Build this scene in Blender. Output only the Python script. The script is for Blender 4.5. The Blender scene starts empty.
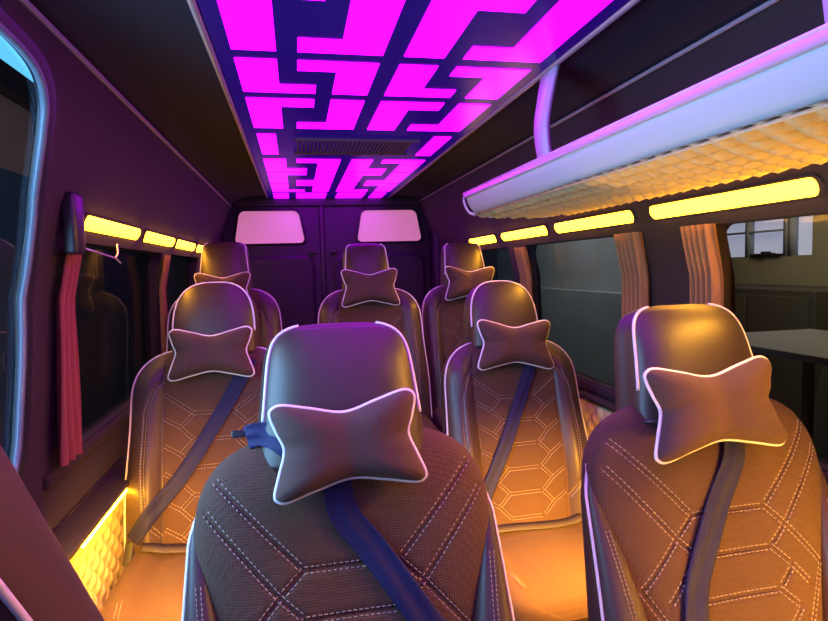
import bpy, bmesh, math, random
from mathutils import Vector, Matrix
random.seed(4)
C = bpy.context.scene.collection
H = 1.33          # camera height above the van floor
R = math.radians

# ------------------------------------------------------------------ materials
def newmat(name):
    m = bpy.data.materials.new(name); m.use_nodes = True
    nt = m.node_tree; nt.nodes.clear()
    out = nt.nodes.new('ShaderNodeOutputMaterial')
    return m, nt, out
def pbr(name, col, rough=.6, metal=0, spec=.5, sheen=0, coat=0, bump=None, var=0, varscale=8, trans=0):
    m, nt, out = newmat(name)
    p = nt.nodes.new('ShaderNodeBsdfPrincipled')
    p.inputs['Base Color'].default_value = (*col, 1)
    p.inputs['Roughness'].default_value = rough
    p.inputs['Metallic'].default_value = metal
    p.inputs['Specular IOR Level'].default_value = spec
    p.inputs['Sheen Weight'].default_value = sheen
    p.inputs['Sheen Roughness'].default_value = .5
    p.inputs['Coat Weight'].default_value = coat
    p.inputs['Coat Roughness'].default_value = .25
    p.inputs['Transmission Weight'].default_value = trans
    nt.links.new(p.outputs[0], out.inputs[0])
    tc = nt.nodes.new('ShaderNodeTexCoord')
    if var:
        n = nt.nodes.new('ShaderNodeTexNoise'); n.inputs['Scale'].default_value = varscale; n.inputs['Detail'].default_value = 4
        nt.links.new(tc.outputs['Object'], n.inputs['Vector'])
        mx = nt.nodes.new('ShaderNodeMix'); mx.data_type = 'RGBA'
        mx.inputs[6].default_value = (*[c*(1-var) for c in col], 1)
        mx.inputs[7].default_value = (*[min(1, c*(1+var)) for c in col], 1)
        nt.links.new(n.outputs[0], mx.inputs[0]); nt.links.new(mx.outputs[2], p.inputs['Base Color'])
    if bump:
        kind, sc, st = bump
        if kind == 'voronoi':
            t = nt.nodes.new('ShaderNodeTexVoronoi'); t.inputs['Scale'].default_value = sc; t.inputs['Randomness'].default_value = .15
            o = t.outputs['Distance']
        else:
            t = nt.nodes.new('ShaderNodeTexNoise'); t.inputs['Scale'].default_value = sc; t.inputs['Detail'].default_value = 3
            o = t.outputs[0]
        nt.links.new(tc.outputs['Object'], t.inputs['Vector'])
        b = nt.nodes.new('ShaderNodeBump'); b.inputs['Strength'].default_value = st; b.inputs['Distance'].default_value = .004
        nt.links.new(o, b.inputs['Height']); nt.links.new(b.outputs[0], p.inputs['Normal'])
    return m
def emit(name, col, s=1.0, base=(.5, .5, .5)):
    m, nt, out = newmat(name)
    p = nt.nodes.new('ShaderNodeBsdfPrincipled')
    p.inputs['Base Color'].default_value = (*base, 1); p.inputs['Roughness'].default_value = .25; p.inputs['Specular IOR Level'].default_value = .1
    p.inputs['Emission Color'].default_value = (*col, 1); p.inputs['Emission Strength'].default_value = s
    nt.links.new(p.outputs[0], out.inputs[0]); return m
def glass(name, tint, refl=.5):
    m, nt, out = newmat(name)
    t = nt.nodes.new('ShaderNodeBsdfTransparent'); t.inputs[0].default_value = (*tint, 1)
    g = nt.nodes.new('ShaderNodeBsdfGlossy'); g.inputs['Roughness'].default_value = .03; g.inputs[0].default_value = (refl, refl, refl, 1)
    lw = nt.nodes.new('ShaderNodeLayerWeight'); lw.inputs[0].default_value = .5
    pw = nt.nodes.new('ShaderNodeMath'); pw.operation = 'POWER'; pw.inputs[1].default_value = 4; nt.links.new(lw.outputs['Facing'], pw.inputs[0])
    f = nt.nodes.new('ShaderNodeMath'); f.operation = 'MULTIPLY_ADD'; f.inputs[1].default_value = .8; f.inputs[2].default_value = .03; nt.links.new(pw.outputs[0], f.inputs[0])
    mx = nt.nodes.new('ShaderNodeMixShader')
    nt.links.new(f.outputs[0], mx.inputs[0]); nt.links.new(t.outputs[0], mx.inputs[1]); nt.links.new(g.outputs[0], mx.inputs[2])
    nt.links.new(mx.outputs[0], out.inputs[0]); return m

SUEDE = pbr('suede', (.080, .042, .026), .8, sheen=.03, spec=.3, bump=('voronoi', 220, .5), var=.2, varscale=5)
LEATHER = pbr('leather', (.055, .034, .034), .42, spec=.5, bump=('noise', 260, .12))
HEADLEATHER = pbr('headrest_leather', (.042, .025, .021), .44, spec=.55, bump=('noise', 260, .08))
PILLOWM = pbr('pillow_suede', (.070, .036, .030), .8, sheen=.05, spec=.3, bump=('noise', 150, .25))
PIPE = pbr('white_piping', (.75, .72, .75), .4)
STITCH = pbr('stitch_thread', (.32, .25, .21), .7)
BELT = pbr('belt_webbing', (.015, .016, .07), .65, spec=.25, bump=('noise', 400, .3))
PLASTIC = pbr('black_plastic', (.02, .02, .022), .35)
CHROME = pbr('chrome', (.7, .7, .7), .2, metal=1)
CEILM = pbr('ceiling_fabric', (.013, .008, .022), .9, bump=('noise', 60, .2), var=.15)
WALLM = pbr('wall_suede', (.026, .015, .014), .85, sheen=.03, bump=('noise', 90, .2), var=.12)
REARM = pbr('rear_trim_panel', (.02, .016, .028), .6, bump=('noise', 70, .15))
FLOORM = pbr('floor_vinyl', (.05, .04, .035), .5, bump=('noise', 40, .1), var=.2)
ALU = pbr('aluminium', (.55, .52, .58), .35, metal=.6)
PANELM = emit('panel_frame_glow', (.008, .0, .12), 1.0, (.012, .008, .05))  # blue bloom around the lit segments, put in as faint emission
MAGENTA = emit('magenta_led', (3.6, .006, 6.6), 1.0, (0, 0, 0))
YELLOW = emit('yellow_led', (20, 8.2, .20), 1.0, (.1, .1, .1))
STRIPY = emit('floor_led', (75, 36, 1.0), 1.0, (.1, .1, .1))
CURT = pbr('curtain_fabric', (.36, .16, .06), .85, sheen=.2, bump=('noise', 120, .2))
RACKT = pbr('rack_satin_tube', (.50, .58, .56), .42, metal=.0)
RACKS = pbr('rack_strip', (.62, .5, .6), .2, metal=.3, bump=('noise', 200, .2))
MESHM = pbr('rack_lining', (.60, .52, .27), .7, bump=('noise', 120, .2))
QUILT = pbr('quilted_lining', (.72, .58, .28), .6, bump=('noise', 120, .1))
GLS = glass('tinted_glass', (.78, .76, .70), .3)
GLD = glass('door_glass', (.93, .95, .97), .6)
TRIMB = pbr('window_trim', (.16, .22, .28), .35, metal=.2)

# ------------------------------------------------------------------ helpers
def link(name, verts, faces, mats, parent=None, smooth=True, fmat=None, z=H):
    me = bpy.data.meshes.new(name)
    me.from_pydata([(v[0], v[1], v[2] + z) for v in verts], [], faces)
    for m in (mats if isinstance(mats, (list, tuple)) else [mats]): me.materials.append(m)
    if fmat: me.polygons.foreach_set('material_index', fmat)
    me.polygons.foreach_set('use_smooth', [smooth]*len(me.polygons))
    me.validate(); me.update()
    bm = bmesh.new(); bm.from_mesh(me); bmesh.ops.recalc_face_normals(bm, faces=bm.faces); bm.to_mesh(me); bm.free()
    o = bpy.data.objects.new(name, me); C.objects.link(o)
    if parent: o.parent = parent
    return o
def tag(o, label=None, cat=None, group=None, kind=None):
    if label: o['label'] = label
    if cat: o['category'] = cat
    if group: o['group'] = group
    if kind: o['kind'] = kind
    return o
def empty(name, loc, rz=0):
    o = bpy.data.objects.new(name, None); C.objects.link(o); o.empty_display_size = .1
    o.location = loc; o.rotation_euler = (0, 0, rz); return o
class MB:
    def __init__(s): s.v = []; s.f = []; s.m = []
    def add(s, v, f, mi=0):
        b = len(s.v); s.v += [tuple(p) for p in v]; s.f += [tuple(i+b for i in q) for q in f]; s.m += [mi]*len(f)
    def box(s, x0, x1, y0, y1, z0, z1, mi=0, bev=0):
        bm = bmesh.new(); bmesh.ops.create_cube(bm, size=1)
        for v in bm.verts: v.co = Vector(((x0+x1)/2+v.co.x*(x1-x0), (y0+y1)/2+v.co.y*(y1-y0), (z0+z1)/2+v.co.z*(z1-z0)))
        if bev: bmesh.ops.bevel(bm, geom=bm.edges[:], offset=bev, segments=3, affect='EDGES', profile=.5)
        bm.verts.index_update(); s.add([v.co for v in bm.verts], [[v.index for v in f.verts] for f in bm.faces], mi); bm.free()
    def tube(s, pts, r, n=8, mi=0, closed=False, sx=1.0):
        pts = [Vector(p) for p in pts]; N = len(pts); v = []; up = None
        for i, p in enumerate(pts):
            a = pts[(i-1) % N] if (i or closed) else p; b = pts[(i+1) % N] if (i < N-1 or closed) else p
            t = (b-a).normalized() if (b-a).length > 1e-9 else Vector((0, 0, 1))
            if up is None: up = t.orthogonal().normalized()
            up = (up - t*up.dot(t)); up = up.normalized() if up.length > 1e-6 else t.orthogonal().normalized()
            w = t.cross(up); rr = r[i] if isinstance(r, (list, tuple)) else r
            for k in range(n):
                an = 2*math.pi*k/n; v.append(p + (up*math.cos(an) + w*math.sin(an)*sx)*rr)
        f = []
        for i in range(N if closed else N-1):
            j = (i+1) % N
            for k in range(n): f.append((i*n+k, i*n+(k+1) % n, j*n+(k+1) % n, j*n+k))
        if not closed: f += [tuple(range(n))[::-1], tuple((N-1)*n+k for k in range(n))]
        s.add(v, f, mi)
    def loft(s, rings, mi=0, cap=True, fm=None):
        n = len(rings[0]); v = [p for r in rings for p in r]; f = []; ms = []
        for i in range(len(rings)-1):
            for k in range(n):
                f.append((i*n+k, i*n+(k+1) % n, (i+1)*n+(k+1) % n, (i+1)*n+k)); ms.append(fm(i, k) if fm else mi)
        if cap:
            f += [tuple(range(n))[::-1], tuple((len(rings)-1)*n+k for k in range(n))]; ms += [ms[0], ms[-1]]
        b = len(s.v); s.v += [tuple(p) for p in v]; s.f += [tuple(i+b for i in q) for q in f]; s.m += ms
    def extrude(s, prof, y0, y1, mi=0):      # prof: closed list of (x,z)
        n = len(prof); v = [(x, y0, z) for x, z in prof] + [(x, y1, z) for x, z in prof]
        f = [(k, (k+1) % n, n+(k+1) % n, n+k) for k in range(n)] + [tuple(range(n))[::-1], tuple(range(n, 2*n))]
        s.add(v, f, mi)
    def build(s, name, mats, parent=None, smooth=True, z=H): return link(name, s.v, s.f, mats, parent, smooth, s.m, z)
def autosmooth(o, ang=35):
    bm = bmesh.new(); bm.from_mesh(o.data)
    for e in bm.edges:
        if len(e.link_faces) == 2 and e.calc_face_angle(0) > R(ang): e.smooth = False
    bm.to_mesh(o.data); bm.free(); return o
def catmull(P, n=8, closed=True):
    out = []; N = len(P)
    for i in range(N if closed else N-1):
        g = lambda k: Vector(P[k % N]) if closed else Vector(P[max(0, min(N-1, k))])
        a, b, c, d = g(i-1), g(i), g(i+1), g(i+2)
        for j in range(n):
            t = j/n
            out.append(.5*((2*b) + (c-a)*t + (2*a-5*b+4*c-d)*t*t + (-a+3*b-3*c+d)*t**3))
    if not closed: out.append(Vector(P[-1]))
    return out

# ------------------------------------------------------------------ seats
TILT = R(13)
def bk(x, s, d):      # seat-back coordinates -> seat-local (d = forward out of the back)
    return (x, s*math.sin(TILT) - d*math.cos(TILT), s*math.cos(TILT) + d*math.sin(TILT))
def sstep(a, b, x):
    t = max(0, min(1, (x-a)/(b-a))); return t*t*(3-2*t)

class Back:
    def __init__(s, kind):
        s.kind = kind
        if kind == 'A':
            s.s0, s.s1, s.S, s.p, s.q = -.08, .45, .662, 3, 3.5
            L = [[(.243, .605), (.083, .43), (.125, .39), (.205, .30)],
                 [(.246, .538), (.125, .39), (.083, .35), (.125, .31), (.16, .27)],
                 [(.205, .30), (.125, .16)], [(.125, .31), (.083, .27), (.125, .23), (.083, .19)],
                 [(.235, .47), (.16, .36)]]
            s.lines = [[(sg*x, y) for x, y in l] for l in L[:4] for sg in (1, -1)]
            s.lines += [[(-.083, v), (.083, v)] for v in (.43, .35, .27, .19)]
        else:
            s.s0, s.s1, s.S, s.p, s.q = -.12, .40, .632, 3.2, 3.2
            L = []
            for k in range(5):
                t = .405-k*.088
                L += [[(.065, t), (.108, t-.044), (.065, t-.088)], [(.108, t-.044), (.163, t-.01)]]
            L += [[(.065, .405), (.163, .475)], [(.17, .02), (.215, .08), (.222, .25), (.215, .42), (.185, .50), (.16, .52)]]
            s.lines = [[(sg*x, y) for x, y in l] for l in L for sg in (1, -1)]
            s.lines += [[(-.065, .405-k*.088), (.065, .405-k*.088)] for k in range(6)]
            s.seam = [[(sg*.165, -.05), (sg*.165, .50), (sg*.155, .56)] for sg in (1, -1)]
        s.groove = s.lines + (s.seam if kind == 'B' else [])
        s.gsegs = [(Vector(a), Vector(b)) for l in s.groove for a, b in zip(l, l[1:])]
    def W(s, v):
        if s.kind == 'A': w = .272 - .075*sstep(.50, .12, v) if v < .5 else .272
        else: w = .288 - .016*sstep(.1, .45, v)
        if v > s.s1:
            k = (v-s.s1)/(s.S-s.s1); w *= max(0, 1-k**s.p)**(1/s.q)
        return max(w, .004)
    def D(s, v):
        k = max(0, (v-.48)/(s.S-.48)); return .062*max(0, 1-k**2.4)**.5 + .002
    def df(s, x, v, groove=True):
        W = s.W(v); t = min(1, abs(x)/W); n = 3.2 if s.kind == 'B' else 2.7
        e = max(0, 1-t**n)**(1/n)
        d = s.D(v)*e
        d += .018*math.exp(-((v-.18)/.14)**2)*e
        if s.kind == 'B':
            d += .042*sstep(.155, .215, abs(x))*e*sstep(.62, .50, v)*(.6+.4*sstep(.5, .1, v))
        else:
            d -= .012*math.exp(-(x/.13)**2)*e*sstep(.6, .4, v)
        if groove:
            p = Vector((x, v)); m = 1
            for a, b in s.gsegs:
                if abs(p.x-(a.x+b.x)/2) > .12+abs(a.x-b.x)/2 or abs(p.y-(a.y+b.y)/2) > .03+abs(a.y-b.y)/2: continue
                ab = b-a; tt = max(0, min(1, (p-a).dot(ab)/ab.length_squared)); m = min(m, (p-a-ab*tt).length)
            d -= .006*math.exp(-(m/.006)**2)*e
            if m < 1: d += .0
        return d
    def mesh(s, parent):
        mb = MB(); NX, NB = 130, 30
        vs = []
        Nv = 150
        for i in range(Nv+1):
            a = i/Nv
            vs.append(s.s0 + (s.S-s.s0)*(1-(1-a)**1.35))
        rings = []
        for v in vs:
            W = s.W(v); r = []
            for k in range(NX+1):
                t = -1+2*k/NX; t = t*(1.35-.35*t*t) if abs(t) < 1 else t
                t = max(-1, min(1, t)); x = t*W
                r.append(bk(x, v, s.df(x, v)))
            for k in range(1, NB):
                an = math.pi*k/NB; c, sn = math.cos(an), math.sin(an)
                x = W*math.copysign(abs(c)**.6, c); r.append(bk(x, v, -(s.D(v)*1.05)*abs(sn)**.6))
            rings.append(r)
        n = len(rings[0])
        def fm(i, k):
            if s.kind == 'A': return 0
            x = rings[i][k % n][0]; return 1 if (abs(x) > .165 or k > NX) else 0
        mb.loft(rings, fm=fm)
        # stitching
        def dash(a, b):
            a = Vector(a); b = Vector(b); w = (b-a).normalized()
            n_ = Vector(bk(0, 0, 1)); sd = w.cross(n_).normalized()*.0009; up = n_*.0012
            mb.add([a-sd-up, a+sd-up, a+sd+up, a-sd+up, b-sd-up, b+sd-up, b+sd+up, b-sd+up],
                   [(0, 1, 2, 3), (7, 6, 5, 4), (0, 4, 5, 1), (1, 5, 6, 2), (2, 6, 7, 3), (3, 7, 4, 0)], 2)
        for l in s.lines:
            for off in (-.0055, .0055):
                for a, b in zip(l, l[1:]):
                    a = Vector(a); b = Vector(b); t = (b-a).normalized(); nn = Vector((-t.y, t.x))*off
                    L = (b-a).length; k = int(L/.010)
                    for j in range(k):
                        p = a+t*(j*.010+.001)+nn; q = p+t*.0065
                        if abs(p.x) > s.W(p.y)-.012: continue
                        dash(bk(p.x, p.y, s.df(p.x, p.y)+.0005), bk(q.x, q.y, s.df(q.x, q.y)+.0005))
        return mb.build('backrest', [SUEDE, LEATHER, STITCH], parent, z=0)

def headrest(kind, parent):
    mb = MB(); s0, s1 = .60, .866
    if kind == 'A': W = lambda t: (.156-.028*t)*max(0, 1-max(0, (t-.45)/.55)**6)**(1/3.6)
    elif kind == 'B': W = lambda t: (.143-.010*t)*max(0, 1-max(0, (t-.30)/.70)**3.2)**(1/2.6)
    else: W = lambda t: (.128-.026*t)*max(0, 1-max(0, (t-.85)/.15)**3)**(1/3.0)
    def D(t): return .052*max(0, 1-max(0, (t-.55)/.45)**2.6)**.5 + .001
    def Db(t): return .075*max(0, 1-max(0, (t-.35)/.65)**2.2)**.5 + .001
    def lean(t): return -.030*max(0, t-.35)**1.5
    N = 44; n = 64; rings = []
    for i in range(N+1):
        t = 1-(1-i/N)**1.6; v = s0+(s1-s0)*t; w = max(W(t), .002); r = []
        for k in range(n):
            a = 2*math.pi*k/n; c, sn = math.cos(a), math.sin(a)
            x = w*math.copysign(abs(c)**.5, c)*(1 if sn > 0 else 1+.12*abs(sn)*(1-abs(sn))*4)
            d = (D(t)*abs(sn)**.62 if sn > 0 else -Db(t)*abs(sn)**.7)+lean(t)
            if sn > 0: d -= .012*(1-(x/max(w, .01))**2)*-1*min(1, w/.1)*(1 if t < .95 else 0)
            r.append(bk(x, v, d))
        rings.append(r)
    mb.loft(rings)
    h = mb.build('headrest', [HEADLEATHER], parent, z=0)
    pp = MB()
    def edge(t, sg):
        w = W(t); return bk(sg*w*.985, s0+(s1-s0)*t, D(t)*.42+lean(t)+.004)
    if kind == 'B':
        ts = [1-(1-i/60)**2 for i in range(1, 61)]
        pts = [edge(t, -1) for t in ts[9:-1]] + [edge(t, 1) for t in ts[9:-1][::-1]]
        pp.tube(pts, .0034, 8)
    else:
        top = .985 if kind == 'A' else .97
        for sg in (-1, 1):
            pts = [edge(top*(1-(1-i/40)**1.5), sg) for i in range(9, 41)]; pp = MB(); pp.tube(pts, .0034, 8)
            tag(pp.build('piping', [PIPE], h, z=0), 'white piping')
    if kind == 'B': tag(pp.build('piping', [PIPE], h, z=0), 'white piping')
    for sg in (-1, 1):
        posts = MB(); posts.tube([bk(sg*.06, .52, -.01), bk(sg*.06, .64, -.01)], .006, 10); posts.build('headrest_post', [CHROME], h, z=0)
    return h

PIL = [(-.148, .083), (-.142, .098), (-.122, .102), (-.07, .088), (0, .070), (.07, .088), (.122, .102), (.142, .098), (.148, .083),
       (.138, .045), (.126, .005), (.140, -.045), (.152, -.085), (.149, -.099), (.130, -.104),
       (.07, -.088), (0, -.074), (-.07, -.088), (-.130, -.104), (-.149, -.099), (-.152, -.085), (-.140, -.045), (-.126, .005), (-.138, .045)]
def pillow(parent, roll=0, s=.632, x0=0, dd=.105, kind='A', sc=1.0):
    s += .008
    out = catmull([Vector((x*.87*sc, y*.79*sc)) for x, y in PIL], 6); n = len(out); mb = MB(); M = 20
    def pos(p, d):
        c, sn = math.cos(roll), math.sin(roll); x = p.x*c-p.y*sn; y = p.x*sn+p.y*c
        return bk(x0+x, s+y, dd+d)
    def crease(p):      # wrinkles fanning in from both waists
        w = 0
        for sg in (-1, 1):
            dx = abs(p.x-sg*.13)
            w += math.exp(-(dx/.045)**2)*math.cos(p.y*150+p.x*20*sg)*math.exp(-(p.y/.05)**2)
        return w*.0022
    def shell(sgn):
        rings = []
        for i in range(M+1):
            t = 1-(i/M)**1.0; t = math.sin(t*math.pi/2)**.8 if i < M else 0.0005
            r = []
            for p in out:
                q = p*t; hgt = .044*max(0, 1-t**3.2)**.52*(1-.18*math.exp(-(q.x/.035)**2))
                r.append(pos(q, sgn*(hgt+(crease(q) if sgn > 0 else 0))))
            rings.append(r)
        return rings
    rings = shell(1); back = shell(-1)[1:][::-1]
    mb.loft(back+rings, cap=True)
    o = mb.build('neck_pillow', [PILLOWM], parent, z=0)
    t = MB(); t.tube([pos(p*1.004, 0) for p in out], .0038, 8, closed=True); tag(t.build('piping', [PIPE], o, z=0), 'white piping')
    for sg in (-1, 1):
        st = MB(); st.tube([bk(x0+sg*.10, s-.02, dd-.03), bk(x0+sg*.125, s-.02, .0)], .004, 6); st.build('elastic_strap', [PLASTIC], o, z=0)
    return o

def wings(parent):
    for sg in (-1, 1):
        mb = MB(); rings = []; N = 40; pp = []; sp = []; sp2 = []
        for i in range(N+1):
            t = i/N; v = .545-.62*t; g = math.sin(min(1, t*1.25)*math.pi/2)
            rx = .006+.052*g**1.2; ry = .012+.062*g
            xo = .262+.012*sstep(0, .1, t)+.040*t; xc = xo-rx
            r = []
            for k in range(28):
                a = 2*math.pi*k/28; c, sn = math.cos(a), math.sin(a)
                x = xc+rx*math.copysign(abs(c)**.75, c); d = -.008+.030*g+ry*math.copysign(abs(sn)**.75, sn)
                r.append(bk(sg*x, v, d))
            rings.append(r)
            pp.append(bk(sg*(xc+rx*.96), v, -.008+.030*g+ry*.45))
            sp.append((xc-rx*.05, v, -.008+.030*g+ry*1.01))
        mb.loft(rings)
        for j, off in ((0, -.004), (1, .004)):
            for i in range(8, N):
                a, b = sp[i], sp[i+1] if i < N else sp[i]
                for q in (0, .5):
                    p0 = Vector(a).lerp(Vector(b), q+.05); p1 = Vector(a).lerp(Vector(b), q+.38)
                    mb.tube([bk(sg*(p0.x+off), p0.y, p0.z), bk(sg*(p1.x+off), p1.y, p1.z)], .0011, 4, mi=1)
        w = mb.build('side_bolster', [LEATHER, STITCH], parent, z=0)
        t = MB(); t.tube(pp, .0036, 8); tag(t.build('piping', [PIPE], w, z=0), 'white piping')

def cushion(parent, zc, bz=0, cz=0):
    mb = MB(); N = 40; rings = []; n = 72
    for i in range(N+1):
        t = i/N; y = .03-.55*t
        e = max(0, 1-abs(2*t-1)**7)**(1/3.5)
        w = .262*(.35+.65*e)+.001; hh = .075*(.1+.9*e)
        r = []
        for k in range(n):
            a = 2*math.pi*k/n; c, sn = math.cos(a), math.sin(a)
            x = w*math.copysign(abs(c)**.45, c); z = hh*math.copysign(abs(sn)**.5, sn)
            if sn > 0:
                z += (.030*sstep(.15, .21, abs(x))*e - .004*math.exp(-((abs(x)-.165)/.006)**2) + .012*math.exp(-(x/.12)**2)*e
                      - .005*math.exp(-((y+.16)/.006)**2)*(1 if abs(x) < .165 else 0) - .012*sstep(-.40, -.52, y))
            r.append((x, y, z-.075-.01+cz))
        rings.append(r)
    def fm(i, k):
        return 0 if rings[i][k % n][2] > -.12+cz else 1
    mb.loft(rings, fm=fm)
    for sg in (-1, 1):
        for off in (-.005, .005):
            for i in range(52):
                y0 = -.03-i*.0085; x = sg*(.195+.02*math.sin(i/51*math.pi)+off)
                xx = sg*(.195+.02*math.sin((i+.6)/51*math.pi)+off)
                zz = .5*0+ (.030*sstep(.15, .21, abs(x))-.085+.075*(max(0, 1-(abs(x)/.262)**(2/.45*.9)))**.25*.97)
                mb.tube([(x, y0, zz+.002+cz), (xx, y0-.0055, zz+.002+cz)], .0013, 4, mi=2)
    o = mb.build('seat_cushion', [SUEDE, LEATHER, STITCH], parent, z=0)
    b = MB(); b.box(-.22, .22, -.46, .0, -.21, -.15, bev=.012)
    b.box(-.23, -.19, -.44, -.02, -zc+bz+.0, -.19, bev=.006); b.box(.19, .23, -.44, -.02, -zc+bz+.0, -.19, bev=.006)
    b.box(-.2, .2, -.30, -.24, -zc+bz+.05, -.19, bev=.006)
    b.build('seat_base', [PLASTIC], parent, z=0)
    bt = MB(); bt.box(-.26, .26, .03, .06, -.12, -.02, bev=.01); bt.build('hinge_bracket', [PLASTIC], parent, z=0)
    return o

def ribbon(parent, back, pts, width, lift=.006, mat=BELT, name='seat_belt', abs_d=None, folds=2):
    """pts: (x, s) on the back surface, or (x, s, d) for free points"""
    P = catmull([Vector((p[0], p[1])) for p in pts], 10, closed=False)
    ds = catmull([Vector((p[2] if len(p) > 2 else -9, 0)) for p in pts], 10, closed=False)
    mb = MB(); rings = []; K = 13
    for i, p in enumerate(P):
        a = P[max(0, i-1)]; b = P[min(len(P)-1, i+1)]; t = (b-a).normalized(); nn = Vector((-t.y, t.x))
        top = []; bot = []
        free = any(len(q) > 2 for q in pts)
        for k in range(K):
            u = (k/(K-1)-.5)*width; q = p+nn*u
            d = ds[i].x if free else back.df(q.x, q.y, False)+lift
            d += .0016*math.sin(u*folds*95+i*.13)+.002*math.sin(i*.3)
            top.append(bk(q.x, q.y, d+.0011)); bot.append(bk(q.x, q.y, d-.0011))
        rings.append(top+bot[::-1])
    mb.loft(rings); return mb.build(name, [mat], parent, z=0)

LAPM = pbr('lap_belt_webbing', (.05, .04, .035), .7)
BK = {k: Back(k) for k in 'AB'}
MESHES = {}
def cached(key, fn, parent):
    """build a part once and copy it (with its sub-parts) for later seats"""
    if key not in MESHES:
        before = set(parent.children); fn(parent); MESHES[key] = [c for c in parent.children if c not in before]
        return MESHES[key]
    out = []
    for src in MESHES[key]:
        c = src.copy(); C.objects.link(c); c.parent = parent; out.append(c)
        for g in list(src.children):
            d = g.copy(); C.objects.link(d); d.parent = c
    return out
def bpiping(parent):
    bkk = BK['B']; o = parent
    for sg in (-1, 1):
        pts = []
        for i in range(60):
            v = .628-.66*i/59 if i else .6305
            W = bkk.W(v); x = W*.985; pts.append(bk(sg*x*1.004, v, bkk.df(x, v, False)+.0015))
        t = MB(); t.tube(pts, .0034, 8); tag(t.build('piping', [PIPE], o, z=0), 'white piping')
def seat(X, Y, Zc, kind, hr, label, rz=0, roll=0, ps=.632, px=0, base=0, cz=0, pil=True, sc=1.0):
    zc = Zc+H
    r = empty('passenger_seat', (X, Y, zc), rz)
    tag(r, label, 'seat', 'quilted passenger seats with neck pillows')
    cached('back'+kind, lambda p: BK[kind].mesh(p), r)
    if kind == 'A': cached('wing', wings, r)
    else: cached('pipeB', bpiping, r)
    cached('hr'+hr, lambda p: headrest(hr, p), r)
    cached('cush%.3f' % (zc-base), lambda p: cushion(p, zc-base, cz=cz), r)
    if base: r.scale = (.95, 1, 1)
    if pil: pillow(r, roll, ps, px, kind=kind, sc=sc)
    return r

seats = {}
seats['C'] = seat(.075, .95, -.945, 'A', 'A', 'front seat in the middle of the picture, blue belt across its quilted backrest', roll=R(3.5), sc=.96)
seats['R'] = seat(.838, .97, -.94, 'A', 'A', 'brown seat at the right edge, nearest the wide window', rz=R(2), roll=R(2), px=-.035, sc=1.08)
seats['2L'] = seat(-.29, 2.02, -.875, 'B', 'B', 'second-row seat on the left beside the glowing quilted side panel', roll=R(0), ps=.592, sc=1.02)
seats['2R'] = seat(.80, 2.05, -.905, 'B', 'B', 'second-row seat right of the aisle with bare orange-lit cushion', rz=R(2), roll=R(-3), ps=.59, sc=1.12, cz=-.05)
seats['3C'] = seat(.35, 2.80, -.71, 'B', 'C', 'back-row middle seat with purple-lit flat-topped headrest', base=.16, ps=.605, sc=1.1)
seats['3R'] = seat(.895, 2.93, -.71, 'B', 'C', 'back-row seat on the right, partly behind an arched headrest', base=.16, ps=.605, roll=R(-2), sc=1.08)
seats['3L'] = seat(-.335, 2.80, -.69, 'B', 'C', 'back-row seat on the left, its pillow hanging low behind another headrest', base=.16, ps=.595)

def buckle(parent, x, y, z, rz=0):
    mb = MB(); mb.box(-.014, .014, -.035, .035, -.01, .01, bev=.004); mb.box(-.010, .010, -.036, -.030, -.006, .006, mi=1, bev=.001)
    o = mb.build('buckle', [PLASTIC, CHROME], parent, z=0); o.location = (x, y, z); o.rotation_euler = (R(50), 0, rz); return o
b = ribbon(seats['C'], BK['A'], [(-.02, .58), (-.01, .52), (.04, .45), (.10, .36), (.15, .28), (.19, .18)], .052, .008)
tag(b, 'deep blue lap and shoulder belt')
b2 = ribbon(b, BK['A'], [(-.175, .66, .02), (-.15, .665, .03), (-.12, .655, .05), (-.09, .63, .06), (-.05, .59, .07)], .042, folds=3)
b2.name = 'belt_upper_webbing'
tg = MB(); tg.box(-.196, -.172, .0, .006, -.007, .007, bev=.002)
tg2 = tg.build('belt_guide', [PLASTIC], b, z=0); tg2.location = bk(-.005, .668, .02); tg2.rotation_euler = (TILT*-1, 0, 0)
ribbon(seats['R'], BK['A'], [(.03, .58), (.015, .52), (-.03, .44), (-.075, .36), (-.11, .28), (-.13, .18)], .050, .008)
b = ribbon(seats['2L'], BK['B'], [(.12, .58), (.095, .52), (.0, .36), (-.09, .22), (-.19, .10), (-.25, .02)], .048, .010); buckle(b, -.262, -.085, .0)
b = ribbon(seats['2R'], BK['B'], [(.075, .56), (.055, .49), (-.02, .33), (-.10, .18), (-.165, .05)], .048, .010); buckle(b, -.185, -.085, .0)
# lap parts lying in the crease of the second-row seats
seats['R'].scale = (1.03, 1, 1); seats['R'].location.x = .842
for k, sx in (('2L', 1), ('2R', 1)):
    r = seats[k]; mb = MB(); rings = []
    for i in range(21):
        u = i/20; x = -.20+.40*u if k == '2R' else -.22+.26*u
        y = -.105-.010*math.sin(u*3); z = (-.035 if k == '2R' else .012)+.014*math.sin(u*6)*.3 + (.018*(abs(x)-.15)/.08 if abs(x) > .15 else 0)
        rings.append([(x, y-.018, z-.004), (x, y+.018, z+.006), (x, y+.018, z+.003), (x, y-.018, z-.007)])
    mb.loft(rings); lb = mb.build('lap_belt', [LAPM], r, z=0)
    if k == '2L':
        b3 = MB(); b3.box(-.018, .018, -.05, .05, -.012, .012, bev=.005); b3.box(-.014, .014, .045, .075, -.003, .003, mi=1, bev=.001)
        q = b3.build('buckle', [PLASTIC, CHROME], lb, z=0); q.location = (.03, -.13, .035); q.rotation_euler = (R(10), R(-8), R(-68))

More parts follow.
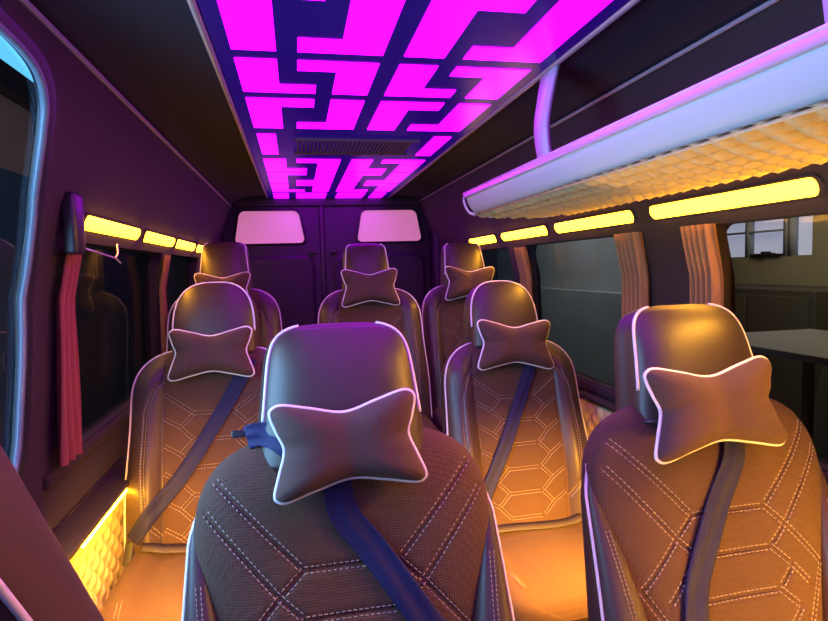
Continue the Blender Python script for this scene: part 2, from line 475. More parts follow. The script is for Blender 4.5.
# rear-facing seat beside the camera: only the side of its backrest shows
def guide_seat():
    r = empty('guide_seat', (-.41, 1.03, .0), R(180))
    tag(r, 'dark brown seat side in the near left corner with pale blue edge piping', 'seat')
    mb = MB(); rings = []; Z0 = .465; T = R(37); HW = .17
    P = lambda x, s, d: (x, s*math.sin(T)-d*math.cos(T), Z0+s*math.cos(T)+d*math.sin(T))
    for i in range(61):
        t = i/60; s = -.05+1.10*t; w = HW*max(0, 1-max(0, (t-.8)/.2)**3)**(1/3)+.002; D = .066*max(0, 1-max(0, (t-.85)/.15)**2.4)**.5+.002
        ring = []
        for k in range(48):
            a = 2*math.pi*k/48; c, sn = math.cos(a), math.sin(a)
            ring.append(P(w*math.copysign(abs(c)**.35, c), s, D*math.copysign(abs(sn)**.6, sn)))
        rings.append(ring)
    mb.loft(rings); bkx = mb.build('backrest', [SIDEM], r, z=0)
    for sg in (-1, 1):
        for dg in (-.046,):
            p = MB(); p.tube([P(sg*HW*1.0, s*.02, dg) for s in range(0, 44)], .004, 8); tag(p.build('piping', [PIPE], bkx, z=0), 'pale piping along the edge')
    mb = MB(); mb.box(-HW, HW, -.36, .06, Z0-.13, Z0, bev=.04); mb.build('seat_cushion', [SUEDE], r, z=0)
    mb = MB(); mb.box(-.14, .14, -.30, .0, .0, Z0-.12, bev=.02); mb.build('seat_base', [PLASTIC], r, z=0)
SIDEM = pbr('brown_vinyl', (.075, .04, .034), .5, bump=('noise', 200, .1))
guide_seat()

# ------------------------------------------------------------------ van shell
CX = .275; YR = 4.72; YF = -1.3
FL = -H
LW = [(-.46, .505), (-.52, .34), (-.58, .19), (-.605, .10)]                 # left wall above the windows (x, z)
RW = [(1.00, .54), (1.07, .34), (1.13, .19), (1.155, .10)]
def strip(mb, prof, y0, y1, th, mi=0):           # open profile given thickness outward
    n = len(prof); outp = [(x+th, z) for x, z in prof][::-1]
    mb.extrude(list(prof)+outp, y0, y1, mi)
def st(o): o['kind'] = 'structure'; return o
# left wall: header, sill, pillars
mb = MB(); th = -.05
LL = [(-.655, -.50), (-.66, -.66), (-.67, -.72), (-.69, FL)]; LM = [(-.605, .10), (-.64, -.05), (-.655, -.50)]
strip(mb, [(-.46, .505), (-.475, .47), (-.515, .36)], 1.62, YR, th); strip(mb, [(-.46, .505), (-.475, .47)], YF, .12, th)
strip(mb, [(-.515, .36), (-.58, .19), (-.605, .10)], 1.62, YR, th)
for y0, y1 in ((1.62, 1.80), (2.92, 3.12), (3.95, YR)): strip(mb, LM, y0, y1, th)
strip(mb, LL, 1.62, YR, th)
strip(mb, [(-.475, .47), (-.52, .35), (-.58, .19), (-.605, .10), (-.655, -.5), (-.69, FL)], YF, .12, th)
strip(mb, [(-.655, -.60), (-.69, FL)], .12, 1.62, th)
st(autosmooth(mb.build('wall_left', [WALLM])))
mb = MB(); th = .05
RL = [(1.205, -.50), (1.21, -.66), (1.24, FL)]; RM = [(1.155, .10), (1.19, -.05), (1.205, -.50)]
strip(mb, [(1.00, .54), (1.035, .44), (1.07, .34), (1.13, .19), (1.155, .10)], YF, YR, th)
for y0, y1 in ((YF, .30), (1.48, 1.84), (2.86, 3.10), (3.95, YR)): strip(mb, RM, y0, y1, th)
strip(mb, RL, YF, YR, th)
st(autosmooth(mb.build('wall_right', [WALLM])))
# floor with raised rear step
mb = MB(); mb.box(-.75, 1.30, YF, YR+.05, FL-.05, FL); mb.box(-.665, 1.195, 2.33, YR, FL+.001, FL+.16, bev=.01)
st(mb.build('floor', [FLOORM], smooth=False))
# ceiling
mb = MB(); mb.extrude([(-.46, .505), (-.40, .545), (-.30, .565), (-.19, .572), (.745, .572), (.85, .57), (.94, .558), (1.0, .54), (1.05, .54), (1.05, .63), (-.51, .63), (-.51, .505)], YF, YR+.04)
st(autosmooth(mb.build('ceiling', [CEILM])))
def rail(name, x, z, r, mat, y0=YF+.02, y1=YR-.01, flat=1.0):
    mb = MB(); mb.tube([(x, y0, z), (x, y1, z)], r, 10, sx=flat); return st(mb.build(name, [mat]))
rail('trim_1', -.19, .566, .009, ALU); rail('trim_2', .745, .566, .009, ALU)
TR2 = pbr('headliner_edge_trim', (.30, .26, .30), .45)
rail('trim_3', -.462, .500, .007, TR2); rail('trim_4', .995, .532, .006, TR2)
# rear wall with two doors
mb = MB()
mb.box(-.72, 1.25, YR+.02, YR+.08, FL, .63)
st(mb.build('wall_rear', [REARM], smooth=False))
def rrect(x0, x1, z0, z1, r, n=6, taper=0):
    P = []
    for cx, cz, a0 in ((x1-r, z1-r, 0), (x0+r, z1-r, 90), (x0+r, z0+r, 180), (x1-r, z0+r, 270)):
        for k in range(n+1):
            a = R(a0+90*k/n); x = cx+r*math.cos(a); z = cz+r*math.sin(a)
            x += taper*(1 if x < (x0+x1)/2 else -1)*(z-z0)/(z1-z0); P.append((x, z))
    return P
def door(name, x0, x1, n, hinge, wx):
    wa, wb = wx
    mb = MB(); mb.box(x0, x1, YR-.03, YR+.015, FL+.18, .52, bev=.012)
    fr = rrect(wa-.022, wb+.022, .198, .482, .055, taper=.045); inn = rrect(wa, wb, .217, .465, .04, taper=.045)
    m = len(fr); v = [(x, YR-.05, z) for x, z in inn]+[(x, YR-.03, z) for x, z in fr]+[(x, YR-.032, z) for x, z in inn]
    f = [(k, (k+1) % m, m+(k+1) % m, m+k) for k in range(m)]+[(k, (k+1) % m, 2*m+(k+1) % m, 2*m+k) for k in range(m)]
    mb.add(v, f)
    # moulded lower lining with a raised rounded border
    a = rrect(x0+.06, x1-.05, -.62, .12, .09); b_ = rrect(x0+.085, x1-.075, -.595, .095, .075); m = len(a)
    v = [(x, YR-.031, z) for x, z in a]+[(x, YR-.052, z) for x, z in b_]
    f = [(k, (k+1) % m, m+(k+1) % m, m+k) for k in range(m)]+[tuple(range(m, 2*m))]
    mb.add(v, f)
    c = rrect(x0+.11, x1-.10, -.57, .07, .06); 
    v = [(x, YR-.053, z) for x, z in b_]+[(x, YR-.040, z) for x, z in c]
    mb.add(v, [(k, (k+1) % m, m+(k+1) % m, m+k) for k in range(m)]+[tuple(range(m, 2*m))])
    d = st(autosmooth(mb.build(name, [REARM])))
    hx = x1-.09 if hinge < 0 else x0+.04
    h = MB(); h.box(hx, hx+.05, YR-.07, YR-.035, .13, .155, bev=.006); h.build('door_handle', [PLASTIC], d)
    w = MB(); q = rrect(wa, wb, .217, .465, .04, taper=.045); m = len(q)
    w.add([(x, YR-.036, z) for x, z in q]+[(x, YR-.031, z) for x, z in q],
          [tuple(range(m))[::-1], tuple(range(m, 2*m))]+[(k, (k+1) % m, m+(k+1) % m, m+k) for k in range(m)])
    st(w.build('window_%d' % n, [REARGLASS], smooth=False))
m, nt, out = newmat('frosted_rear_glass')     # milky pane; outside light and magenta reflection put into its emission
p = nt.nodes.new('ShaderNodeBsdfPrincipled'); p.inputs['Base Color'].default_value = (.42, .36, .38, 1); p.inputs['Roughness'].default_value = .3
p.inputs['Emission Color'].default_value = (.50, .15, .26, 1); p.inputs['Emission Strength'].default_value = .9
nt.links.new(p.outputs[0], out.inputs[0]); REARGLASS = m
door('door_1', -.545, .200, 5, -1, (-.45, .08)); door('door_2', .225, 1.085, 6, 1, (.484, 1.01))
# rear corner pillars and top header
for nm, x0, x1 in (('trim_5', -.665, -.55), ('trim_6', 1.09, 1.195)):
    mb = MB(); mb.box(x0, x1, YR-.16, YR+.02, FL+.16, .50, bev=.035); st(mb.build(nm, [REARM]))
mb = MB(); mb.box(-.50, 1.03, YR-.05, YR+.02, .50, .572, bev=.01); st(mb.build('trim_7', [REARM]))
mb = MB(); mb.box(.199, .226, YR-.038, YR+.018, FL+.18, .51, bev=.004); st(mb.build('trim_8', [PLASTIC]))

# windows
def pane(n, side, y0, y1, z0, z1, mat, fmat, r=.06):
    x = lambda z: (-.675 + .02*(z+.2)) if side < 0 else (1.225-.02*(z+.2))
    P = rrect(y0, y1, z0, z1, r); m = len(P); th = .006*side
    mb = MB(); mb.add([(x(z), y, z) for y, z in P]+[(x(z)+th, y, z) for y, z in P],
        [tuple(range(m)), tuple(range(m, 2*m))[::-1]]+[(k, (k+1) % m, m+(k+1) % m, m+k) for k in range(m)])
    w = st(mb.build('window_%d' % n, [mat], smooth=False))
    f = MB(); f.tube([(x(z)-.006*side, y, z) for y, z in P], .012, 8, closed=True); st(f.build('window_frame', [fmat], w)); return w
pane(1, -1, 1.80, 2.94, -.52, .11, GLS, PLASTIC); pane(2, -1, 3.10, 3.97, -.52, .11, GLS, PLASTIC)
pane(3, 1, .28, 1.51, -.52, .11, GLS, PLASTIC); pane(4, 1, 1.82, 2.88, -.52, .11, GLS, PLASTIC); pane(7, 1, 3.08, 3.97, -.52, .11, GLS, PLASTIC)
# sliding door window, near left: follows the lean of the wall
def xw(z):
    K = [(.60, -.44), (.505, -.4605), (.47, -.475), (.36, -.515), (.19, -.58), (.10, -.605), (-.05, -.64), (-.50, -.655), (-1.4, -.69)]
    for (za, xa), (zb, xb) in zip(K, K[1:]):
        if z >= zb: return xa+(xb-xa)*(za-z)/(za-zb)
    return -.69
OUT = [(.90, .44), (1.165, .438), (1.284, .43), (1.36, .41), (1.41, .375), (1.438, .335), (1.475, .26), (1.53, .13), (1.55, .0), (1.545, -.15),
       (1.52, -.30), (1.49, -.42), (1.43, -.50), (1.30, -.52), (.80, -.52), (.32, -.52), (.22, -.46), (.18, -.30), (.18, .25), (.22, .38), (.32, .435), (.60, .44)]
P = [(p.x, p.y) for p in catmull([Vector(p) for p in OUT], 6)]; m = len(P); CY, CZ = .87, -.04
def ring_at(f, off=0, rect=False):
    o = []
    for y, z in P:
        dy, dz = y-CY, z-CZ
        if rect:
            k = min(((1.62-CY) if dy > 0 else (CY-.12))/max(abs(dy), 1e-6), ((.505-CZ) if dz > 0 else (CZ+.60))/max(abs(dz), 1e-6)); Y_, Z_ = CY+dy*k, CZ+dz*k
        else:
            L = math.hypot(dy, dz); Y_, Z_ = y+dy/L*f, z+dz/L*f*.6
        o.append((Y_, Z_))
    return o
R0, R1, R2, R4 = ring_at(0), ring_at(.022), ring_at(.045), ring_at(0, rect=True)
# square the outer corners
for cy, cz in ((1.62, .505), (1.62, -.60), (.12, .505), (.12, -.60)):
    i = min(range(m), key=lambda q: math.dist(R4[q], (cy, cz))); R4[i] = (cy, cz)
rr = [R0, R1, R2]+[[(a[0]+(b[0]-a[0])*t, a[1]+(b[1]-a[1])*t) for a, b in zip(R2, R4)] for t in (.25, .5, .75, 1)]
v = [(xw(z)+(.006 if i in (1,) else .003 if i in (0, 2) else .001), y, z) for i, r_ in enumerate(rr) for y, z in r_]
f = [(i*m+k, i*m+(k+1) % m, (i+1)*m+(k+1) % m, (i+1)*m+k) for i in range(len(rr)-1) for k in range(m)]; fm = [1 if i < 2 else 0 for i in range(len(rr)-1) for k in range(m)]
n0 = len(v); v += [(xw(z)-.016, y, z) for y, z in R0]+[(xw(z)-.05, y, z) for y, z in R4]
f += [(k, n0+k, n0+(k+1) % m, (k+1) % m) for k in range(m)]; fm += [1]*m
f += [(n0+k, n0+m+k, n0+m+(k+1) % m, n0+(k+1) % m) for k in range(m)]; fm += [0]*m
d3 = link('door_3', v, f, [WALLM, pbr('window_seal', (.012, .014, .022), .45)], fmat=fm); st(autosmooth(d3, 50))
v = []; f = []; Z = [-.519+.957*i/30 for i in range(31)]
for z in Z:
    ys = [a[0]+(b[0]-a[0])*(z-a[1])/(b[1]-a[1]) for a, b in zip(P, P[1:]+P[:1]) if (a[1]-z)*(b[1]-z) < 0 or (a[1] == z)]
    y0, y1 = (min(ys), max(ys)) if ys else (.4, 1.1)
    for k in range(5): v.append((xw(z)-.013, y0+(y1-y0)*k/4, z))
for i in range(len(Z)-1):
    for k in range(4): f.append((i*5+k, i*5+k+1, (i+1)*5+k+1, (i+1)*5+k))
w8 = st(link('window_8', v, f, [GLD]))
mb = MB(); mb.tube([(xw(z)-.002, y, z) for y, z in P], .009, 8, closed=True); st(mb.build('window_frame', [TRIMB], w8))
# front bulkhead behind the camera: an open windscreen
mb = MB(); mb.box(-.72, 1.25, YF-.05, YF, FL, -.55); mb.box(-.72, 1.25, YF-.05, YF, .42, .63)
mb.box(-.72, -.62, YF-.05, YF, -.55, .42); mb.box(1.12, 1.25, YF-.05, YF, -.55, .42)
st(mb.build('wall_front', [PLASTIC], smooth=False))
mb = MB(); mb.box(-.62, 1.12, YF-.03, YF-.024, -.55, .42); st(mb.build('window_9', [GLD], smooth=False))
# sill ledge on the right & left
mb = MB(); mb.box(-.69, -.64, 1.62, YR-.2, -.545, -.505, bev=.012); st(mb.build('trim_9', [WALLM]))
mb = MB(); mb.box(1.19, 1.225, .0, YR-.2, -.545, -.505, bev=.012); st(mb.build('trim_10', [WALLM]))

# ------------------------------------------------------------------ ceiling light panel
root = empty('ceiling_light_panel', (0, 0, H+.57))
tag(root, 'long dark ceiling panel with a magenta glowing maze of cut-out lights', 'ceiling light')
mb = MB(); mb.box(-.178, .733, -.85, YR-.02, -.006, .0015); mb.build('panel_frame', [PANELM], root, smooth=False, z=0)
def seg(polys):
    """one light: union of rects sharing edges, as one mesh"""
    mb = MB()
    for x0, x1, y0, y1 in polys: mb.box(x0, x1, y0, y1, -.0085, -.004)
    mb.build('light_segment', [MAGENTA], root, smooth=False, z=0)
def module(x, y0, y1, foot):      # foot: 'end' -> left piece foots at far end
    fh = min(.09, (y1-y0)*.27)
    a, b_, c, d, e = x, x+.110, x+.164, x+.220, x+.274
    if foot == 'end':
        seg([(a, b_, y0, y1), (b_, d, y1-fh, y1)]); seg([(e, x+.386, y0, y1), (c, e, y0, y0+fh)])
    else:
        seg([(a, b_, y0, y1), (b_, d, y0, y0+fh)]); seg([(e, x+.386, y0, y1), (c, e, y1-fh, y1)])
rows = [(-.72, -.33, 's'), (-.27, .05, 'e'), (.11, .50, 's'), (.56, .93, 'e')]
rows = [(-.75, -.40, 'start'), (-.34, -.02, 'end'), (.05, .42, 'start'), (.50, .80, 'end'), (.86, 1.13, 'end'),
        (1.19, 1.58, 'start'), (1.645, 1.937, 'end'), (2.008, 2.408, 'start'), (3.068, 3.435, 'end'), (3.465, 3.87, 'start'), (3.91, 4.30, 'end')]
for y0, y1, k in rows:
    for x in (-.137, .306): module(x, y0, y1, k)
seg([(-.134, -.059, 2.52, 2.937)]); seg([(.612, .688, 2.52, 2.937)])
for x0, x1 in ((-.14, -.03), (.025, .245), (.325, .53), (.585, .685)): seg([(x0, x1, 4.39, 4.675)])
g = MB()
for i in range(30):
    x = .03+.017*i; g.box(x, x+.007, 2.60, 2.88, -.016, -.005)
g.box(.015, .56, 2.585, 2.60, -.016, -.005); g.box(.015, .56, 2.88, 2.895, -.016, -.005)
g.build('air_grille', [pbr('grille_plastic', (.18, .10, .16), .5)], root, smooth=False, z=0)

# ------------------------------------------------------------------ wall light bars
def bar(x, z, y0, y1, side, label):
    r = empty('wall_light_bar', (x, (y0+y1)/2, H+z)); L = (y1-y0)/2
    tag(r, label, 'wall light', 'yellow light bars above the windows')
    tl = math.atan2(.115, .045)
    def sh(hw, dep, l, off):
        mb = MB(); rings = []
        for i in range(41):
            q = i/40; aa = math.pi*q; cr = hw*.8/l; t = -math.cos(aa)
            t = math.copysign(1-(1-abs(t))**1.6, t) if False else t
            g = max(0, (abs(t)-(1-cr))/cr); e = math.sqrt(max(.01, 1-g*g)); ring = []
            for k in range(16):
                a = 2*math.pi*k/16; u = hw*max(e, .1)*math.cos(a); w = dep*math.sin(a)*max(e, .1)
                ring.append((side*-(off+w)+side*-u*-.0+ (-side)*(.38*u), t*l, u))
            rings.append(ring)
        mb.loft(rings); return mb
    sh(.027, .006, L+.012, -.001).build('housing', [WALLM], r, z=0)
    sh(.0205, .009, L, .004).build('light_lens', [YELLOW], r, z=0)
for (y0, y1), w in zip([(1.84, 2.42), (2.52, 3.07), (3.16, 3.67), (3.78, 4.3)], ['first from the curtain', 'second from the curtain', 'third from the curtain, cut by a headrest', 'last before the rear door']):
    bar(-.589, .155, y0, y1, -1, 'yellow light bar on the left wall, '+w)
for (y0, y1), w in zip([(.45, 1.02), (1.105, 1.727), (1.831, 2.438), (2.534, 3.121), (3.239, 3.735)],
        ['nearest the camera', 'the longest one, above the wide window', 'second in view, under the luggage rack', 'third in view, past the rack end', 'half hidden by a headrest']):
    bar(1.137, .155, y0, y1, 1, 'yellow light bar on the right wall, '+w)

# ------------------------------------------------------------------ luggage rack
root = empty('luggage_rack', (.72, 1.0, H+.25))
tag(root, 'long overhead luggage rack with satin blue tube edge and yellow-lit lining', 'luggage rack')
def rk(mb, name, mats, **k):
    o = mb.build(name, mats, root, z=0, **k)
    o.data.transform(Matrix.Translation((-.72, -1.0, -.25))); return o
Y0, Y1 = -.6, 2.46
mb = MB(); rings = []
def rack_end(y): 
    t = max(0, (y-(Y1-.10))/.10); return max(0, 1-t**2.2)**.5
ys = [Y0+(Y1-.10-Y0)*i/20 for i in range(21)]+[Y1-.10+.10*i/12 for i in range(1, 13)]
for y in ys:
    e = max(rack_end(y), .12); ring = []
    P0, P1 = Vector((.716, .2885)), Vector((.757, .2195)); mid = (P0+P1)/2+Vector((.012, .008)); dr = (P1-P0)/2; nr = Vector((dr.y, -dr.x)).normalized()
    for k in range(32):
        a = 2*math.pi*k/32; c, sn = math.cos(a), math.sin(a)
        q = mid + dr*math.copysign(abs(c)**.7, c)*(.35+.65*e) + nr*math.copysign(abs(sn)**.8, sn)*.016*e
        ring.append((q.x, y, q.y))
    rings.append(ring)
mb.loft(rings); rk(mb, 'front_tube', [RACKT])
mb = MB(); mb.box(.713, .735, Y0, Y1-.02, .288, .308, bev=.003); rk(mb, 'edge_strip', [RACKS])
mb = MB(); mb.tube([(.717, Y0, .310), (.717, Y1-.01, .310)], .0045, 8); rk(mb, 'lip_bead', [pbr('lip_bead', (.7, .55, .7), .35)])
# lining: woven, sagging scallops
NX, NY = 40, 560; v = []; f = []
def lin(u, y, dz):
    x = .752+.352*u
    if y > Y1-.35: x = .752+.352*u*1.0
    z = .2165-.010*math.sin(u*math.pi) - .014*u
    a = u*12*math.pi; b_ = (y)*2*math.pi/.055
    z += .0055*math.sin(a*.5+b_)*1.0+.0055*math.sin(a*.5-b_) + .0012*math.sin(u*120)
    return (x, y, z+dz)
yend = lambda u: 2.43-.24*u**1.5
for dz in (0, .006):
    for j in range(NY+1):
        for i in range(NX+1):
            u = i/NX; v.append(lin(u, Y0+(yend(u)-Y0)*j/NY, dz))
n1 = (NX+1)*(NY+1)
for o_ in (0, n1):
    for j in range(NY):
        for i in range(NX):
            q = (o_+j*(NX+1)+i, o_+j*(NX+1)+i+1, o_+(j+1)*(NX+1)+i+1, o_+(j+1)*(NX+1)+i); f.append(q if o_ else q[::-1])
mb = MB(); mb.add(v, f); rk(mb, 'lining', [MESHM])
mb = MB(); mb.tube([lin(i/20, yend(i/20), .003) for i in range(21)], .007, 8); mb.tube(catmull([Vector((.722, Y1-.02, .306)), Vector((.722, Y1+.004, .285)), Vector((.732, Y1+.002, .250)), Vector((.748, Y1-.012, .226)), Vector(lin(.06, yend(.06), .002))], 6, False), .0055, 8)
rk(mb, 'end_piping', [pbr('rack_end_piping', (.7, .6, .66), .4)])
mb = MB(); mb.tube([(.758, Y0, .216), (.758, 2.42, .216)], .0035, 6); rk(mb, 'lining_bead', [pbr('lining_bead', (.7, .55, .35), .5)])
# end cap wall behind the bead
v = []
for i in range(21):
    u = i/20; p = lin(u, yend(u)-.004, .003); v += [p, (p[0], p[1], .30-.02*u)]
mb = MB(); mb.add(v, [(2*i, 2*i+2, 2*i+3, 2*i+1) for i in range(20)]); o = rk(mb, 'end_cap', [RACKS])
so = o.modifiers.new('solid', 'SOLIDIFY'); so.thickness = .004
for yb in (1.64, .655, -.3):
    mb = MB(); P = catmull([Vector((.748, 0, .565)), Vector((.735, 0, .50)), Vector((.722, 0, .40)), Vector((.735, 0, .30))], 8, False)
    rings = [[(p.x-.004, yb-.05+.03*t, p.z), (p.x-.004, yb+.05+.0*t, p.z), (p.x+.012, yb+.05, p.z), (p.x+.012, yb-.05+.03*t, p.z)] for p, t in [(p, i/(len(P)-1)) for i, p in enumerate(P)]]
    mb.loft(rings); rk(mb, 'support_arm', [pbr('arm_plastic', (.42, .36, .46), .4)])

# ------------------------------------------------------------------ curtains
def curtain(x, y0, y1, z0, z1, side, label, col=None, flare=0, amp=.012, folds=5):
    mb = MB(); n = 60; v = []; K = 20
    for dz in (0, 1):
        for j in range(K+1):
            t = j/K; z = z1+(z0-z1)*t
            xx = x+(-side)*0 + (-.012*side*-1 if False else 0)
            for i in range(n+1):
                u = i/n; y = y0+(y1-y0)*u - flare*t*(1-u*.4)+.006*math.sin(t*5+u*3)
                a = amp*(1+.4*t)*math.sin(u*folds*2*math.pi+.6*math.sin(t*3))
                v.append((xx+side*.03*min(1, (z1-z)/.15)+a+dz*.003*side, y, z))
    n1 = (n+1)*(K+1); f = []
    for o_ in (0, n1):
        for j in range(K):
            for i in range(n):
                q = (o_+j*(n+1)+i, o_+j*(n+1)+i+1, o_+(j+1)*(n+1)+i+1, o_+(j+1)*(n+1)+i); f.append(q if o_ else q[::-1])
    mb.add(v, f); o = mb.build('curtain', [col or CURT]); tag(o, label, 'curtain', 'gathered window curtains')
    return o
curtain(-.588, 1.71, 1.82, -.49, .085, -1, 'narrow salmon curtain hanging below the black bracket on the left wall', flare=.06, folds=3, amp=.010, col=pbr('salmon_curtain', (.30, .07, .06), .85, bump=('noise', 120, .2)))
curtain(-.588, 2.90, 2.99, -.49, .09, -1, 'dim mauve curtain between the two left windows', folds=3, amp=.009)
curtain(1.137, 1.80, 1.95, -.49, .10, 1, 'orange curtain on the far side of the right wall pillar', folds=5)
curtain(1.137, 1.445, 1.575, -.49, .10, 1, 'orange curtain beside the wide right window, behind the large headrest', folds=5)
curtain(1.142, 2.83, 2.95, -.49, .09, 1, 'dim reddish curtain beyond the second right window', folds=4)
# bracket and hook
r = empty('coat_hook', (-.580, 1.725, H+.13)); tag(r, 'black plastic wall bracket with thin wire coat hook beside the light bar', 'coat hook')
mb = MB(); mb.box(-.006, .030, -.065, .01, -.07, .09, bev=.01); mb.build('bracket', [PLASTIC], r, z=0)
mb = MB(); mb.tube([(.03, .0, -.055), (.035, .10, -.065), (.035, .24, -.075), (.035, .27, -.060), (.035, .27, -.03)], .003, 6); mb.tube([(.035, .24, -.075), (.035, .29, -.09)], .003, 6)
mb.build('wire_hook', [ALU], r, z=0)

# ------------------------------------------------------------------ quilted side panel with LED strip
r = empty('quilted_side_panel', (-.60, 2.4, FL+H)); tag(r, 'diamond-quilted lower wall panel glowing yellow beside the left seats', 'side panel')
def quilt(x, side, y0, y1, zt, parent, px, py):
    v = []; f = []; NYq, NZ = 240, 60
    for j in range(NZ+1):
        z = zt+(FL+.002-zt)*j/NZ
        for i in range(NYq+1):
            y = y0+(y1-y0)*i/NYq; a = (y+z*1.0)*math.pi/.075; b_ = (y-z)*math.pi/.075
            h = .016*(abs(math.sin(a)*math.sin(b_)))**.5
            v.append((x-side*h*1.0+side*.0-px, y-py, z+H))
    n1 = len(v); v += [(x+side*.018-px, p[1], p[2]) for p in v[:]]
    n = NYq+1
    for j in range(NZ):
        for i in range(NYq):
            q = (j*n+i, j*n+i+1, (j+1)*n+i+1, (j+1)*n+i); f += [q, tuple(k+n1 for k in q[::-1])]
    for i in range(NYq): f.append((i, i+n1, i+1+n1, i+1))
    for j in range(NZ): f += [(j*n, (j+1)*n, (j+1)*n+n1, j*n+n1), (j*n+NYq, j*n+NYq+n1, (j+1)*n+NYq+n1, (j+1)*n+NYq)]
    mb = MB(); mb.add(v, f); return mb.build('quilted_lining', [QUILT], parent, z=0)
quilt(-.634, -1, 1.50, 2.3, -.70, r, -.60, 2.4)
mb = MB(); mb.tube([(.034, -.80, H-.690), (.034, -.12, H-.690)], .005, 8); mb.build('light_strip', [STRIPY], r, z=0)
mb = MB(); mb.box(-.05, .042, -.9, -.1, H-.678, H-.662, bev=.003); mb.build('top_ledge', [WALLM], r, z=0)
r = empty('quilted_side_panel', (1.165, 2.2, 0)); tag(r, 'diamond-quilted lower wall panel along the right side, hidden behind the seats', 'side panel')
quilt(1.180, 1, .2, 2.3, -.58, r, 1.165, 2.2)
mb = MB(); mb.tube([(-.018, -1.9, H-.565), (-.018, -1.25, H-.565)], .006, 8); mb.build('light_strip', [STRIPY], r, z=0)  # unseen strip, added to throw orange light on the right-hand seats
mb = MB(); mb.box(-.014, .030, -2.0, .1, H-.558, H-.545, bev=.003); mb.build('top_ledge', [WALLM], r, z=0)

# ------------------------------------------------------------------ outside: the workshop
GZ = FL-.65
mb = MB(); mb.box(-7, 9, -5, 14, GZ-.05, GZ); st(mb.build('floor_workshop', [pbr('concrete', (.13, .12, .11), .8, bump=('noise', 6, .3), var=.3, varscale=2)], smooth=False))
mb = MB()
wy = (4.93, 6.20); wz = (.02, .46); XO = 5.0
for y0, y1, z0, z1 in ((-5, 14, GZ, wz[0]), (-5, 14, wz[1], 3.2), (-5, wy[0], wz[0], wz[1]), (wy[1], 14, wz[0], wz[1])): mb.box(XO, XO+.2, y0, y1, z0, z1)
PLAS = pbr('workshop_plaster', (.34, .31, .22), .9, var=.2, varscale=1.2)
st(mb.build('wall_workshop_right', [PLAS], smooth=False))
WG = emit('daylit_pane', (.42, .48, .80), 1.0)
mb = MB(); mb.box(XO+.08, XO+.1, wy[0], wy[1], wz[0], wz[1]); w = st(mb.build('window_10', [WG], smooth=False))
mb = MB()
for y in (5.19, 5.25, 5.78): mb.box(XO-.01, XO+.07, y-.025, y+.025, wz[0], wz[1])
mb.box(XO+.0, XO+.06, 5.25, wy[1], .28, .30); st(mb.build('window_frame', [pbr('grey_frame', (.3, .32, .35), .6)], w))
mb = MB()
for i in range(7): mb.box(XO-.02-.03*random.random(), XO+.04, 5.3+i*.06, 5.36+i*.06, wz[0]-.01, wz[0]+.02+.04*random.random(), bev=.008)
o = mb.build('sill_cloth', [PLASTIC])
tag(o, 'dark bundled cloth on the sill of the bright workshop window', 'cloth')
r = empty('workbench', (3.0, 3.0, GZ+H)); tag(r, 'grey-topped workbench outside the wide right window', 'workbench')
bt = -.50-GZ
mb = MB(); mb.box(-.45, .5, -1.0, .45, bt-.04, bt, bev=.006); mb.build('bench_top', [pbr('bench_grey', (.2, .2, .22), .4)], r, z=0)
for x in (-.40, .42):
    for y in (-.93, .38):
        mb = MB(); mb.box(x, x+.05, y, y+.05, 0, bt-.04); mb.build('leg', [PLASTIC], r, smooth=False, z=0)
r = empty('storage_cabinet', (4.55, 5.2, GZ+H)); tag(r, 'dark low storage cabinet below the bright workshop window', 'cabinet')
ht = -.28-GZ
mb = MB(); mb.box(-.35, .35, -1.1, 1.1, 0, ht, bev=.02); mb.build('carcass', [pbr('cabinet_dark', (.05, .045, .035), .6)], r, z=0)
for k in range(3):
    mb = MB(); mb.box(-.37, -.345, -1.05+.71*k, -.37+.71*k, .1, ht-.06, bev=.006); d = mb.build('door', [pbr('cabinet_door', (.07, .06, .045), .5)], r, z=0)
    mb = MB(); mb.box(-.39, -.37, -.46+.71*k, -.43+.71*k, ht*.5, ht*.5+.15, bev=.004); mb.build('handle', [ALU], d, z=0)
r = empty('covered_machine', (4.0, 3.4, GZ+H)); tag(r, 'rounded dark covered machine beside the workshop cabinet', 'covered machine')
mb = MB(); rings = []
for i in range(31):
    t = i/30; y = -.45+.9*t; e = math.sin(math.pi*min(max(t, .01), .99))**.4; hh = (1.55+.35*math.sin(t*4.3)+.05*math.sin(t*19))*e
    ring = []
    for k in range(25):
        a = math.pi*k/24; ring.append((.35*e*math.cos(a)*(1+.06*math.sin(a*9+t*8)), y, max(0, hh*math.sin(a)**.6)))
    rings.append(ring)
mb.loft(rings); mb.build('cover', [pbr('tarpaulin', (.045, .04, .03), .6, bump=('noise', 8, .4))], r, z=0)
# dark wall/vehicle side seen through second right window
mb = MB(); mb.box(3.2, 3.4, 4.6, 9.5, GZ, -.32); mb.box(3.35, 3.4, 4.6, 9.5, -.32, 1.8)
o = mb.build('partition_screen', [pbr('screen_grey', (.30, .30, .33), .6, var=.3, varscale=1.5)], smooth=False); tag(o, 'grey partition screen outside the second right window', 'partition')
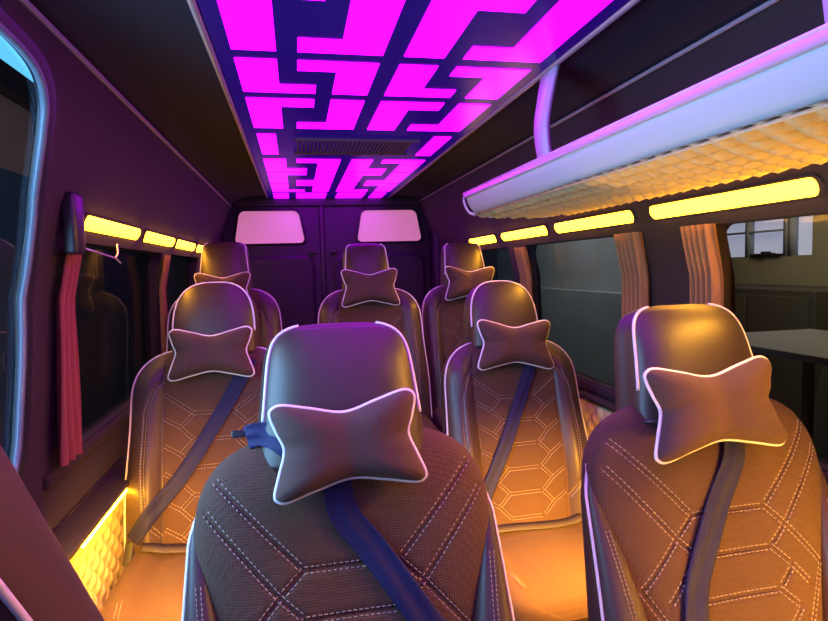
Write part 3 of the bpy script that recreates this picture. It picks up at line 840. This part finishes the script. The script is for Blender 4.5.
# left side: shed wall with translucent strip above a beam and a pale board
mb = MB(); mb.box(-2.4, -2.25, -3, 10, GZ, .88); mb.box(-2.39, -2.25, 5.9, 10, .88, 1.47); st(mb.build('wall_workshop_left', [pbr('workshop_blue_wall', (.07, .15, .28), .8, var=.3, varscale=1.5)], smooth=False))
mb = MB(); mb.box(-2.4, -2.25, -3, 5.9, .88, 1.47); st(mb.build('wall_workshop_board', [pbr('pale_board', (.62, .42, .42), .8, var=.15, varscale=1)], smooth=False))
mb = MB(); mb.box(-2.42, -2.12, -3, 10, 1.47, 1.66); st(mb.build('trim_11', [PLASTIC], smooth=False))
mb = MB(); mb.box(-2.4, -2.35, -3, 10, 1.66, 3.6); st(mb.build('window_11', [emit('skylight_strip', (.10, .55, .85), 1.3)], smooth=False))

# ------------------------------------------------------------------ lights
def area(name, loc, rot, sx, sy, col, e):
    l = bpy.data.lights.new(name, 'AREA'); l.shape = 'RECTANGLE'; l.size = sx; l.size_y = sy; l.color = col; l.energy = e
    o = bpy.data.objects.new(name, l); C.objects.link(o); o.location = loc; o.rotation_euler = rot; return o
area('door_window_daylight', (-.78, .75, H+.0), (0, R(-90), 0), .8, 1.0, (.26, .60, 1.0), 40)
area('windscreen_daylight', (.1, YF-.2, H+.0), (R(90), 0, 0), 1.5, .8, (.14, .34, 1.0), 9)
area('workshop_fill', (3.4, 3.5, H+2.0), (0, R(-30), 0), 1.5, 1.5, (1, .85, .6), 70)  # unseen lamp added to brighten the view through the right windows
area('workshop_fill_left', (-1.5, 1.0, H+1.5), (0, R(60), 0), .6, 2, (1, .8, .82), 90)  # unseen lamp added to brighten the pale board and blue wall
def glow(name, loc, d, sx, e, spread=120):
    o = area(name, loc, (0, 0, 0), sx, .06, (1, .44, .035), e); o.data.spread = R(spread)
    o.rotation_euler = Vector(d).to_track_quat('-Z', 'Y').to_euler(); return o
glow('added_seat_glow', (.80, 1.32, H-.62), (0, 1, -.75), .4, 15, 90)  # lamps without fixtures, added behind the front row for orange glow
glow('added_seat_glow', (-.32, 1.30, H-.62), (-.1, 1, -.6), .3, 9, 95)
glow('added_low_glow', (.90, .38, H-.80), (.25, .8, .40), .4, 9)  # lamp without fixture, added low down to warm the right front seat
for y, e in ((.74, 6.0), (1.42, 1.3), (2.13, 1.6), (2.83, 1.2)): glow('added_bar_fill', (1.085, y, H+.13), (-1, .12, -.75), .5, e, 110)  # extra lamps added beside the bars to strengthen their light on the seats
for y, e in ((2.13, .8), (2.80, .8)): glow('added_bar_fill', (-.545, y, H+.13), (1, -.1, -.9), .5, e, 110)  # same added boost for the left bars
area('workshop_fill_rear', (2.4, 6.2, H+1.6), (0, R(-60), 0), 1, 1, (.9, .95, 1), 40)  # unseen lamp added to lift the grey partition screen
w = bpy.data.worlds.new('World'); bpy.context.scene.world = w; w.use_nodes = True
bgn = w.node_tree.nodes['Background']; bgn.inputs[0].default_value = (.25, .35, .55, 1); bgn.inputs[1].default_value = .04

# ------------------------------------------------------------------ camera
cam = bpy.data.cameras.new('Camera'); co = bpy.data.objects.new('Camera', cam); C.objects.link(co)
Mx = Matrix(((.98006864, .04123641, -.19433225), (-.19674087, .06585817, -.97824114), (-.02754079, .99697656, .07265842)))
co.matrix_world = Matrix.Translation((0, 0, H)) @ Mx.to_4x4()
cam.sensor_width = 36; cam.lens = 36*586.7233/828; cam.clip_start = .02
sc = bpy.context.scene; sc.camera = co
sc.view_settings.view_transform = 'Standard'; sc.view_settings.look = 'None'; sc.view_settings.gamma = 1; sc.view_settings.use_curve_mapping = False
sc.view_settings.exposure = 0
